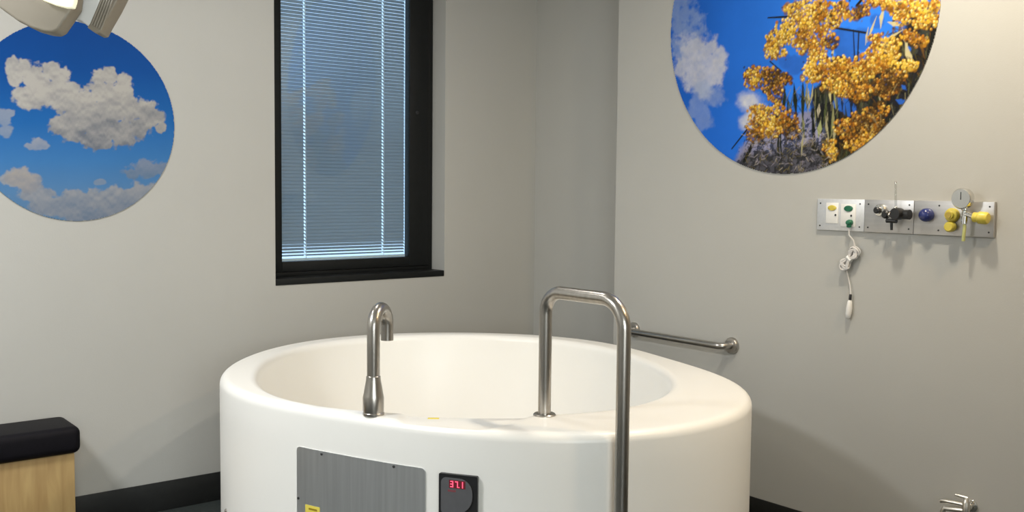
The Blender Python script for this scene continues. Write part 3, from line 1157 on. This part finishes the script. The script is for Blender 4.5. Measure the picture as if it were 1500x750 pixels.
# long hanging leaves
for _ in range(70):
    x = R2.choice([R2.uniform(1140, 1225), R2.uniform(1205, 1300), R2.uniform(1270, 1345)])
    y = R2.uniform(118, 190) if x < 1230 else R2.uniform(105, 200)
    ln = R2.uniform(22, 55)
    dx = R2.uniform(-9, 7)
    c = R2.choice(['#1d231a', '#20281c', '#2b3320', '#171a18', '#4d5432', '#8a8a5e', '#a59f78'])
    pb.leaf((x, y), (x+dx, y+ln), R2.uniform(2.5, 5), H(c), R2.uniform(-3, 3))
for x, y, l, w, c in ((1163, 122, 50, 8, '#1c2418'), (1150, 128, 44, 6, '#232b1c'), (1176, 120, 56, 7, '#28301f'), (1196, 130, 58, 6, '#1b2018'), (1206, 140, 60, 5, '#14181a'), (1190, 160, 60, 6, '#171a16'),
                      (1214, 150, 60, 5, '#1a1d18'), (1202, 176, 26, 8, '#9da36e'), (1200, 152, 20, 6, '#b7ae93'), (1184, 130, 30, 4, '#b5a878'), (1214, 124, 28, 4, '#c7bb80'), (1221, 128, 34, 3, '#8f8f58'),
                      (1248, 138, 30, 4, '#17233a'), (1232, 138, 26, 3, '#1b2a48')):
    pb.leaf((x, y), (x+R2.uniform(-4, 4), y+l), w, H(c))
for p0, p1, w in (((1322, 44), (1292, 62), 3.5), ((1322, 42), (1330, 70), 4.5), ((1330, 70), (1338, 96), 5), ((1332, 46), (1356, 60), 4), ((1296, 8), (1290, 42), 5), ((1284, 24), (1270, 62), 3), ((1300, 32), (1322, 38), 5), ((1326, 60), (1334, 98), 5),
                  ((1272, 40), (1268, 66), 2.5), ((1222, 70), (1220, 84), 3)):
    pb.leaf(p0, p1, w*1.2, H('#c6bb8c'), R2.uniform(-2, 2), 0.9)

for p0, p1, w in (((1312, 146), (1326, 152), 7), ((1318, 152), (1330, 146), 5), ((1320, 124), (1328, 132), 5)):
    pb.leaf(p0, p1, w, H('#2a5cb8'))
# fluffy blossom: chains of little balls
CL = [  # x, y, rx, ry, tone  (0 bright yellow, 1 orange, 2 brown-gold)
    (1180, 14, 26, 14, 0), (1205, 16, 20, 16, 0), (1160, 14, 12, 9, 0), (1196, 34, 26, 16, 0.3), (1170, 36, 20, 12, 0.2), (1150, 44, 16, 14, 0.2), (1136, 58, 14, 14, 0.5),
    (1128, 72, 8, 14, 0.6), (1140, 76, 12, 10, 0.3), (1165, 56, 20, 12, 0.3), (1188, 54, 20, 14, 0.7), (1180, 70, 12, 10, 0.2), (1196, 72, 14, 14, 0.4), (1200, 92, 16, 16, 0.1),
    (1190, 100, 14, 10, 0.1), (1208, 108, 20, 14, 0.2), (1186, 112, 12, 8, 0.1), (1232, 92, 14, 10, 0.1), (1240, 104, 22, 12, 0.6), (1228, 116, 20, 10, 0.9), (1246, 118, 20, 10, 1.2), (1222, 128, 20, 8, 0.8),
    (1110, 106, 18, 9, 0.9), (1100, 112, 10, 9, 0.7), (1126, 108, 16, 9, 0.8), (1140, 114, 18, 8, 1.1), (1104, 122, 12, 8, 0.3), (1136, 136, 12, 16, 1.0), (1128, 126, 14, 10, 1.6), (1150, 118, 10, 6, 0.8),
    (1112, 164, 16, 10, 0.4), (1122, 172, 24, 16, 0.5), (1112, 186, 18, 14, 0.6), (1130, 188, 18, 12, 0.5), (1106, 198, 12, 10, 0.5), (1140, 168, 12, 16, 0.9), (1156, 176, 12, 14, 1.3), (1160, 192, 10, 10, 1.5),
    (1286, 60, 14, 10, 0.3), (1288, 76, 18, 12, 0.1), (1274, 90, 22, 12, 0.1), (1266, 102, 18, 12, 0.2), (1300, 78, 16, 14, 0.2), (1308, 66, 10, 12, 0.3), (1296, 96, 18, 10, 0.4), (1262, 108, 14, 8, 0.1), (1306, 112, 14, 10, 1.0),
    (1320, 14, 16, 12, 0.4), (1336, 8, 18, 10, 0.4), (1350, 16, 16, 14, 0.3), (1362, 28, 12, 14, 0.3), (1350, 34, 12, 8, 0.2), (1368, 8, 10, 10, 0.3), (1322, 28, 12, 8, 0.3), (1304, 6, 18, 8, 0.6), (1280, 4, 16, 6, 0.6),
    (1332, 52, 12, 8, 0.8), (1346, 60, 12, 8, 0.6), (1332, 96, 12, 10, 0.5), (1300, 132, 16, 12, 1.3), (1284, 126, 20, 10, 1.4), (1262, 136, 14, 10, 1.2), (1312, 114, 14, 10, 1.3), (1238, 134, 14, 8, 0.7), (1256, 140, 12, 8, 1.0),
    (1240, 186, 18, 12, 0.9), (1256, 178, 14, 14, 0.8), (1248, 198, 16, 12, 0.8), (1268, 190, 18, 14, 0.9), (1274, 198, 10, 14, 0.2), (1262, 212, 16, 10, 0.7), (1280, 180, 14, 12, 1.5), (1296, 190, 12, 12, 1.8), (1274, 168, 12, 10, 1.4),
    (1216, 218, 10, 14, 0.3), (1218, 226, 8, 10, 0.2), (1250, 214, 14, 8, 0.8), (1234, 10, 10, 8, 0.6), (1248, 22, 12, 8, 0.8), (1224, 28, 8, 10, 0.9), (1290, 160, 12, 10, 1.7), (1218, 60, 10, 10, 1.3), (1262, 16, 12, 8, 0.9)]
PAL = [('#f5d055', '#ecb838', '#fff0ac', '#b98320'), ('#cf8f28', '#ad6c1c', '#ecc768', '#6d4212'), ('#70501f', '#503716', '#a3823f', '#2a1e10')]
big_n = fbm(shape, 16, 123)
for cx_, cy_, rx, ry, tone in CL:
    area = rx*ry
    for _ in range(int(area/16)+3):                        # shaded inside of the cluster
        a, q = R2.uniform(0, 6.283), math.sqrt(R2.random())
        base = H('#94661c') if tone < 0.8 else H('#4e3414')
        pb.dot(cx_+rx*q*math.cos(a), cy_+ry*q*math.sin(a), R2.uniform(2.4, 4.6), base*R2.uniform(0.4, 1.1), 0.7, 2.0)
    for _ in range(int(area/3.4)+8):
        a, q = R2.uniform(0, 6.283), R2.random()**0.55*1.12
        x, y = cx_+rx*q*math.cos(a), cy_+ry*q*math.sin(a)
        gi, gj = pb.ij(x, y)
        bn = big_n[min(max(int(gi), 0), pb.n-1), min(max(int(gj), 0), pb.n-1)]
        k = min(2, max(0, tone+R2.gauss(0, 0.40)+(0.47-bn)*3.8))
        pal = PAL[int(round(k))]
        r = R2.uniform(1.2, 2.7)
        dk = 1.0-0.55*max(0.0, (y-cy_)/ry*0.6+0.2*R2.random())
        c = H(R2.choice(pal[:2]))*R2.uniform(0.75, 1.12)*dk
        pb.dot(x+0.3, y+0.7, r+0.5, H(pal[3])*0.7, 0.45, 1.4)
        pb.dot(x, y, r, c, 0.9, 1.3)
        if R2.random() < 0.55:
            pb.dot(x-0.5, y-0.7, r*0.5, H(pal[2]), 0.75, 1.0)
# gaps and shadows inside the blossom
for _ in range(900):
    cx_, cy_, rx, ry, tone = R2.choice(CL)
    x, y = cx_+R2.uniform(-rx, rx)*1.2, cy_+R2.uniform(-ry, ry)*1.2
    c = R2.choice(['#2f2412', '#3a2a14', '#241c12', '#5b3f17', '#2b3a5c', '#6a4a1a'])
    pb.dot(x, y, R2.uniform(0.7, 1.9), H(c), R2.uniform(0.35, 0.8), 1.2)
for _ in range(260):
    x, y = R2.uniform(1150, 1345), R2.uniform(120, 250)
    pb.stroke((x, y), (x+R2.uniform(-9, 9), y+R2.uniform(4, 16)), 1.6, 0.8, H(R2.choice(['#1a1a14', '#23221a', '#14160f', '#6b6248', '#8d8460'])), 0.6)
for _ in range(420):                                        # twiggy litter at the foot
    x, y = R2.uniform(1090, 1215), R2.uniform(196, 256)
    a = R2.uniform(0, 6.283)
    pb.stroke((x, y), (x+6*math.cos(a), y+6*math.sin(a)), 1.5, 0.8, H(R2.choice(['#1e1b14', '#2b271b', '#8f8794', '#a79f9a', '#5f5430', '#7d6f3c', '#151510'])), 0.7)
pb.img *= GB
o = pb.build('round_wattle_print', print_mat('wattle_print_ink', 1), True)
tag(o, 'round wall print of golden wattle blossom against blue sky', 'wall print')

# ------------------------------------------------------------------ service panel on the right wall


def wb(px, py, out=0.0):
    return Vector(tuple(float(v) for v in on(px, py, 0, XB-out)))


OUT = Vector((-1, 0, 0))
z_lo, z_hi = 1.339, 1.467
y_a, y_b, y_c, y_d = wb(1199, 310).y, wb(1268.5, 318).y, wb(1341.5, 320).y, wb(1459, 325).y


def plate(name, y0, y1, t, material, parent):
    return obj(name, newbox((XB-t, min(y0, y1), z_lo), (XB-0.0005, max(y0, y1), z_hi), 0.002), material, parent)


def screws(y0, y1, t, parent):
    for yy in (y0, y1):
        for zz_ in (z_lo+0.018, z_hi-0.018):
            obj('screw', newlathe((XB-t, yy, zz_), OUT, [(0.0035, 0), (0.003, 0.0015), (0, 0.0018)], 12), M_SOCKET, parent)


call = empty('nurse_call_plate', (XB, (y_a+y_b)/2, z_lo), 'pale wall plate with two white inserts with yellow and green ovals', 'wall plate')
plate('face_plate', y_a, y_b+0.001, 0.010, M_PLATE2, call)
screws(wb(1204, 300).y, wb(1262, 300).y, 0.010, call)


def insert(px0, px1, py0, py1):
    a, b = wb(px0, (py0+py1)/2, 0.012), wb(px1, (py0+py1)/2, 0.012)
    zt_, zb_ = wb((px0+px1)/2, py0, 0.012).z, wb((px0+px1)/2, py1, 0.012).z
    return obj('button_insert', newbox((XB-0.013, b.y, zb_), (XB-0.009, a.y, zt_), 0.0012), M_WHITEP, call)


def oval(name, px, py, rw, rh, mtl, parent, t=0.013, th_=0.003):
    c = wb(px, py, t)
    b = bmesh.new()
    lathe(b, (0, 0, 0), OUT, [(1, 0), (1, th_*0.6), (0.9, th_), (0, th_)], 24)
    for v in b.verts:
        v.co.y *= rw
        v.co.z *= rh
        v.co += c
    return obj(name, b, mtl, parent)


i1 = insert(1210, 1227.5, 297, 327)
oval('call_button', 1219, 304.5, 0.020, 0.011, M_YELLOW, call)
i2 = insert(1231.5, 1253, 299, 332)
oval('assist_button', 1243, 305.5, 0.020, 0.012, M_GREEN, call)
for px, py in ((1224, 315), (1247, 316)):
    oval('indicator', px, py, 0.0035, 0.0045, M_SOCKET, call)

# pull cord handset
gp = wb(1246, 326, 0.013)
cord = empty('call_handset', (gp.x, gp.y, gp.z), 'green plug with bundled white cord and a small white hanging call handset', 'call handset')
bm = newlathe(gp, OUT, [(0.012, 0), (0.012, 0.012), (0.009, 0.016), (0.009, 0.022), (0.006, 0.024), (0, 0.024)], 20)
obj('plug', bm, M_GREEN, cord)
bm = bmesh.new()
box(bm, (gp.x-0.018, gp.y-0.008, gp.z-0.020), (gp.x-0.004, gp.y+0.008, gp.z), 0.003)
obj('plug_boot', bm, M_GREEN, cord)
b1_, b2_ = wb(1251, 371, 0.016), wb(1239, 387, 0.016)
pts = [gp+Vector((-0.011, 0, -0.018)), gp+Vector((-0.012, -0.002, -0.05)), wb(1250, 352, 0.018), wb(1252, 360, 0.018), b1_]
obj('cord_drop', newtube(pts, 0.0028, 10), M_CORD, cord)
# figure-of-eight bundle
bm = bmesh.new()
midb = (b1_+b2_)/2
axv = (b1_-b2_).normalized()
sdv = axv.cross(OUT).normalized()
half = (b1_-b2_).length/2
pts = []
NL = 15
for k in range(NL*36+1):
    a = 2*math.pi*k/36
    lp_ = k/36
    sc_ = 0.62+0.45*((lp_*0.37) % 1.0)
    wd_ = 0.006+0.013*((lp_*0.61) % 1.0)
    q = midb + axv*(math.cos(a)*(half+0.024)*sc_) + sdv*(math.sin(2*a)*wd_*1.15) + OUT*(0.006*math.sin(lp_*2.1+a) + 0.004)
    pts.append(q)
tube(bm, pts, 0.0034, 8)
obj('cord_bundle', bm, M_CORD, cord)
obj('cord_tie', newtube([midb-sdv*0.012+OUT*0.004, midb+sdv*0.012+OUT*0.004], [0.010, 0.010], 14), M_WHITEP, cord)
h0, h1 = wb(1246, 431, 0.014), wb(1242, 468, 0.014)
obj('cord_tail', newtube([b2_, wb(1241, 400, 0.012), wb(1245, 418, 0.010), h0], 0.0022, 8), M_CORD, cord)
dv = (h1-h0)
L_ = dv.length
obj('handset_cap', newlathe(h0, dv, [(0.004, 0), (0.0055, 0.002), (0.006, 0.022), (0.005, 0.026)], 16), M_BLACKP, cord)
obj('handset_grip', newlathe(h0+dv.normalized()*0.024, dv, [(0.006, 0), (0.0095, 0.008), (0.0125, 0.035), (0.012, 0.055), (0.0095, 0.070), (0.004, 0.076), (0, 0.077)], 20), M_WHITEP, cord)

# medical gas plates
gas = empty('medical_gas_panel', (XB, (y_b+y_d)/2, z_lo), 'long satin steel medical gas outlet panel on the wall', 'gas panel')
plate('outlet_plate', y_b-0.002, y_c+0.001, 0.014, M_PLATE, gas)
plate('outlet_plate', y_c-0.001, y_d, 0.016, M_PLATE, gas)
screws(wb(1275, 305).y, wb(1335, 305).y, 0.014, gas)
screws(wb(1379, 305).y, wb(1453, 305).y, 0.016, gas)
# capped blue outlet
c = wb(1359, 315, 0.016)
obj('blue_outlet_cap', newlathe(c, OUT, [(0.026, 0), (0.026, 0.010), (0.0255, 0.018), (0.022, 0.028), (0.014, 0.035), (0, 0.038)], 28), M_BLUE, gas)

# oxygen flowmeter
c = wb(1291, 308, 0.014)
fm = empty('oxygen_flowmeter', c, 'chrome and black oxygen flowmeter plugged into the gas panel', 'flowmeter')
obj('wall_outlet', newlathe(c, OUT, [(0.025, 0), (0.025, 0.010), (0.021, 0.018), (0.015, 0.020), (0.015, 0.028), (0, 0.028)], 28), M_CHROME, fm)
c2 = wb(1287, 311, 0.045)
obj('outlet_core', newlathe(c+OUT*0.026, OUT, [(0.013, 0), (0.013, 0.010), (0.009, 0.014), (0, 0.014)], 20), M_BLACKP, fm)
c3 = wb(1306, 314, 0.014)
obj('hose_elbow', newlathe(c3, OUT, [(0.012, 0), (0.012, 0.030), (0.016, 0.034), (0.016, 0.046), (0.010, 0.052), (0, 0.052)], 20), M_BLACKP, fm)
c4 = wb(1300.5, 314.5, 0.055)
obj('connector_nut', newlathe(c4+Vector((0, 0.004, 0)), (0, -1, 0), [(0.008, 0), (0.009, 0.003), (0.009, 0.012), (0.007, 0.014)], 6), M_CHROME, fm, smooth=0)
h = wb(1306, 323.5, 0.05)
bm = bmesh.new()
tube(bm, [h+Vector((0, 0.021, 0)), h+Vector((0, -0.021, 0))], 0.0085, 14)
obj('t_handle', bm, M_BLACKP, fm)
obj('t_stem', newtube([h, wb(1306, 337, 0.05)], [0.0058, 0.0048], 12), M_BLACKP, fm)
c5 = wb(1324, 313, 0.014)
bm = newlathe(c5, OUT, [(0.014, 0), (0.014, 0.020), (0.021, 0.024), (0.023, 0.030), (0.023, 0.062), (0.020, 0.068), (0, 0.069)], 24)
bmk = obj('control_knob', bm, M_BLACKP, fm)
c6 = wb(1317, 314, 0.045)
obj('knob_barrel', newtube([c6+Vector((0, 0.004, 0.0)), c6+Vector((0, -0.044, 0.0))], [0.017, 0.019], 20), M_BLACKP, fm)
g0, g1 = wb(1312, 303, 0.04), wb(1312, 268, 0.04)
obj('float_tube', newtube([g0, g1], 0.0032, 14), M_CLEAR, fm)
obj('tube_cap', newlathe(g1, (0, 0, 1), [(0.0048, -0.003), (0.0048, 0.003), (0.003, 0.006), (0, 0.006)], 14), M_CHROME, fm)
obj('tube_base', newlathe(g0-Vector((0, 0, 0.012)), (0, 0, 1), [(0.007, 0), (0.007, 0.010), (0.005, 0.014)], 14), M_CHROME, fm)

# suction regulator
c = wb(1413, 312, 0.016)
sr = empty('suction_regulator', c, 'yellow and chrome suction regulator with a round gauge on the gas panel', 'regulator')
bx_ = wb(1413, 312, 0.055)
obj('regulator_body', newlathe(bx_+Vector((0, 0, -0.042)), (0, 0, 1), [(0.007, 0), (0.011, 0.003), (0.011, 0.030), (0.008, 0.034), (0.008, 0.050), (0.012, 0.053), (0.012, 0.066), (0.007, 0.070)], 20), M_CHROME, sr)
obj('mount_stem', newtube([wb(1413, 313, 0.016), bx_], 0.010, 16), M_CHROME, sr)
gc = wb(1413.5, 291, 0.045)
obj('gauge_case', newlathe(gc, OUT, [(0.030, 0), (0.0375, 0.004), (0.0375, 0.026), (0.034, 0.031), (0.032, 0.031)], 36), M_CHROME, sr)
obj('gauge_face', newlathe(gc+OUT*0.0285, OUT, [(0.033, 0), (0.033, 0.001), (0, 0.001)], 36), M_GAUGE, sr)
obj('gauge_needle', newbox((gc.x-0.0312, gc.y-0.002, gc.z-0.004), (gc.x-0.0300, gc.y+0.002, gc.z+0.024), 0.0004), M_SOCKET, sr)
k1 = wb(1396, 315, 0.016)
obj('outlet_dial', newlathe(k1, OUT, [(0.026, 0), (0.026, 0.012), (0.022, 0.018), (0.015, 0.020), (0.015, 0.034), (0, 0.034)], 24), M_YELLOW, sr)
obj('dial_core', newlathe(k1+OUT*0.033, OUT, [(0.011, 0), (0.011, 0.004), (0, 0.004)], 20), M_YELLOWD, sr)
k2 = wb(1395.5, 332, 0.016)
obj('lower_knob', newlathe(k2, OUT, [(0.016, 0), (0.019, 0.006), (0.020, 0.026), (0.015, 0.034), (0, 0.035)], 20), M_YELLOW, sr)
k3a, k3b = wb(1425, 318, 0.05), wb(1447, 320, 0.05)
d_ = k3b-k3a
obj('vacuum_barrel', newlathe(k3a, d_, [(0.012, 0), (0.018, 0.004), (0.018, 0.020), (0.022, 0.024), (0.022, 0.050), (0.018, 0.056), (0.008, 0.058)], 24), M_YELLOW, sr)
obj('barrel_stem', newtube([bx_+Vector((0, 0, 0)), k3a+d_*0.1], 0.008, 14), M_CHROME, sr)
obj('barrel_mount', newtube([wb(1436, 320, 0.016), wb(1436, 320, 0.045)], 0.012, 14), M_YELLOWD, sr)
obj('drain_tube', newtube([bx_+Vector((0, 0, -0.035)), wb(1413, 332, 0.055), wb(1412, 342, 0.053), wb(1411, 353, 0.05)], 0.006, 12), M_TUBE, sr)

# ------------------------------------------------------------------ low wall tap
tb = wb(1424, 741, 0.0)
tap = empty('wall_tap', tb, 'small chrome lever tap low on the wall beside the pool', 'tap')
obj('wall_rose', newlathe(tb, OUT, [(0.022, 0), (0.022, 0.004), (0.014, 0.008)], 24), M_CHROME, tap)
obj('tap_body', newtube([tb, tb+OUT*0.05], [0.012, 0.013], 18), M_CHROME, tap)
e0 = tb+OUT*0.045
obj('tap_valve', newlathe(e0-Vector((0, 0, 0.018)), (0, 0, 1), [(0.011, 0), (0.014, 0.004), (0.014, 0.040), (0.010, 0.046), (0.007, 0.052), (0, 0.052)], 18), M_TAPM, tap)
lv = e0+Vector((0, 0, 0.036))
obj('lever', newtube([lv+Vector((0.004, -0.004, 0)), lv+Vector((0, 0.016, 0.003)), lv+Vector((-0.004, 0.040, 0.005))], [0.0065, 0.006, 0.0045], 12), M_TAPM, tap)
sp0 = e0+Vector((0, 0, 0.010))
obj('spout', newtube([sp0, sp0+Vector((-0.008, 0.05, 0.001)), sp0+Vector((-0.012, 0.086, -0.001)), sp0+Vector((-0.013, 0.092, -0.006))], [0.0085, 0.0085, 0.008, 0.007], 16), M_TAPM, tap)
obj('hose_union', newtube([e0+Vector((0, 0.0, -0.010)), e0+Vector((-0.016, 0.072, -0.016)), e0+Vector((-0.018, 0.078, -0.030)), e0+Vector((-0.018, 0.079, -0.06))], [0.011, 0.010, 0.010, 0.010], 16), M_TAPM, tap)

# ------------------------------------------------------------------ examination lamp
LD = 2.35


def lamp_slab(name, outline, depth, thick, material, parent, bevel=0.006, tilt=(0.0, 0.0)):
    """outline in photo pixels at the lamp's distance, extruded away from the room side"""
    b = bmesh.new()
    P = []
    for x, y in outline:
        P.append(Vector(tuple(at(x, y, depth+tilt[0]*(x-80)/1000+tilt[1]*(y-10)/1000))))
    back = Vector(tuple(FW))*thick
    f0 = [b.verts.new(p) for p in P]
    f1 = [b.verts.new(p+back) for p in P]
    n = len(P)
    b.faces.new(f0)
    b.faces.new(f1[::-1])
    for i in range(n):
        b.faces.new((f0[i], f1[i], f1[(i+1) % n], f0[(i+1) % n]))
    bmesh.ops.recalc_face_normals(b, faces=b.faces)
    if bevel:
        bmesh.ops.bevel(b, geom=list(b.edges), offset=bevel, segments=3, affect='EDGES', profile=0.6, clamp_overlap=True)
    return obj(name, b, material, parent, smooth=40)


hubp = Vector(tuple(at(60, -120, LD+0.05)))
lamp = empty('examination_lamp', (hubp.x, hubp.y, ZC), 'white and beige medical examination lamp head hanging from the ceiling', 'lamp')
pod = lamp_slab('lamp_pod', [(-30, -62), (-24, -6), (4, 15), (26, 31), (48, 42), (66, 47), (77, 48), (85, 44), (96, 28), (108, 10), (112, -22), (60, -66)], LD, 0.05, M_LAMPB, lamp, 0.008)
pod['label'] = 'beige plastic lamp pod'
lens = lamp_slab('pod_lens', [(56, -14), (62, 0), (80, 7), (96, 11), (106, 11), (109, 2), (111, -16), (86, -30)], LD-0.012, 0.018, M_LENS, lamp, 0.003)
lens['label'] = 'cream coloured lit lens'
pod2 = lamp_slab('lamp_pod', [(108, -40), (107, 12), (104, 26), (118, 30), (128, 38), (133, 40), (148, -4), (160, -40)], LD+0.075, 0.05, M_LAMPW, lamp, 0.006)
pod2['label'] = 'white lamp pod face'
rib = lamp_slab('pod_grip', [(131, 35), (127, 40), (140, 49), (146, 48), (152, 36), (166, 12), (176, -8), (186, -40), (158, -40), (146, 0)], LD+0.07, 0.055, M_LAMPB, lamp, 0.004)
for k in range(5):
    o_ = 3.4*k
    b = bmesh.new()
    tube(b, [at(134.5+o_*0.98, 36+o_*0.62, LD+0.067), at(149+o_*1.15, 0+o_*0.1, LD+0.067), at(161+o_*1.25, -34, LD+0.067)], 0.0022, 8)
    obj('grip_rib', b, M_LAMPB, rib)
obj('lamp_hub', newlathe(hubp, Vector(tuple(FW)), [(0.05, -0.06), (0.07, -0.05), (0.075, 0.0), (0.06, 0.06), (0.03, 0.07)], 28), M_LAMPW, lamp)
for tgt in ((45, -50), (130, -36)):
    obj('pod_arm', newtube([hubp, at(tgt[0], tgt[1], LD+0.06)], [0.022, 0.020], 16), M_LAMPB, lamp)
obj('drop_pole', newtube([hubp+Vector((0, 0, 0.03)), (hubp.x, hubp.y, ZC-0.02)], 0.018, 20), M_LAMPW, lamp)
obj('ceiling_rose', newlathe((hubp.x, hubp.y, ZC), (0, 0, -1), [(0.08, 0), (0.08, 0.015), (0.05, 0.03), (0.018, 0.032)], 32), M_LAMPW, lamp)
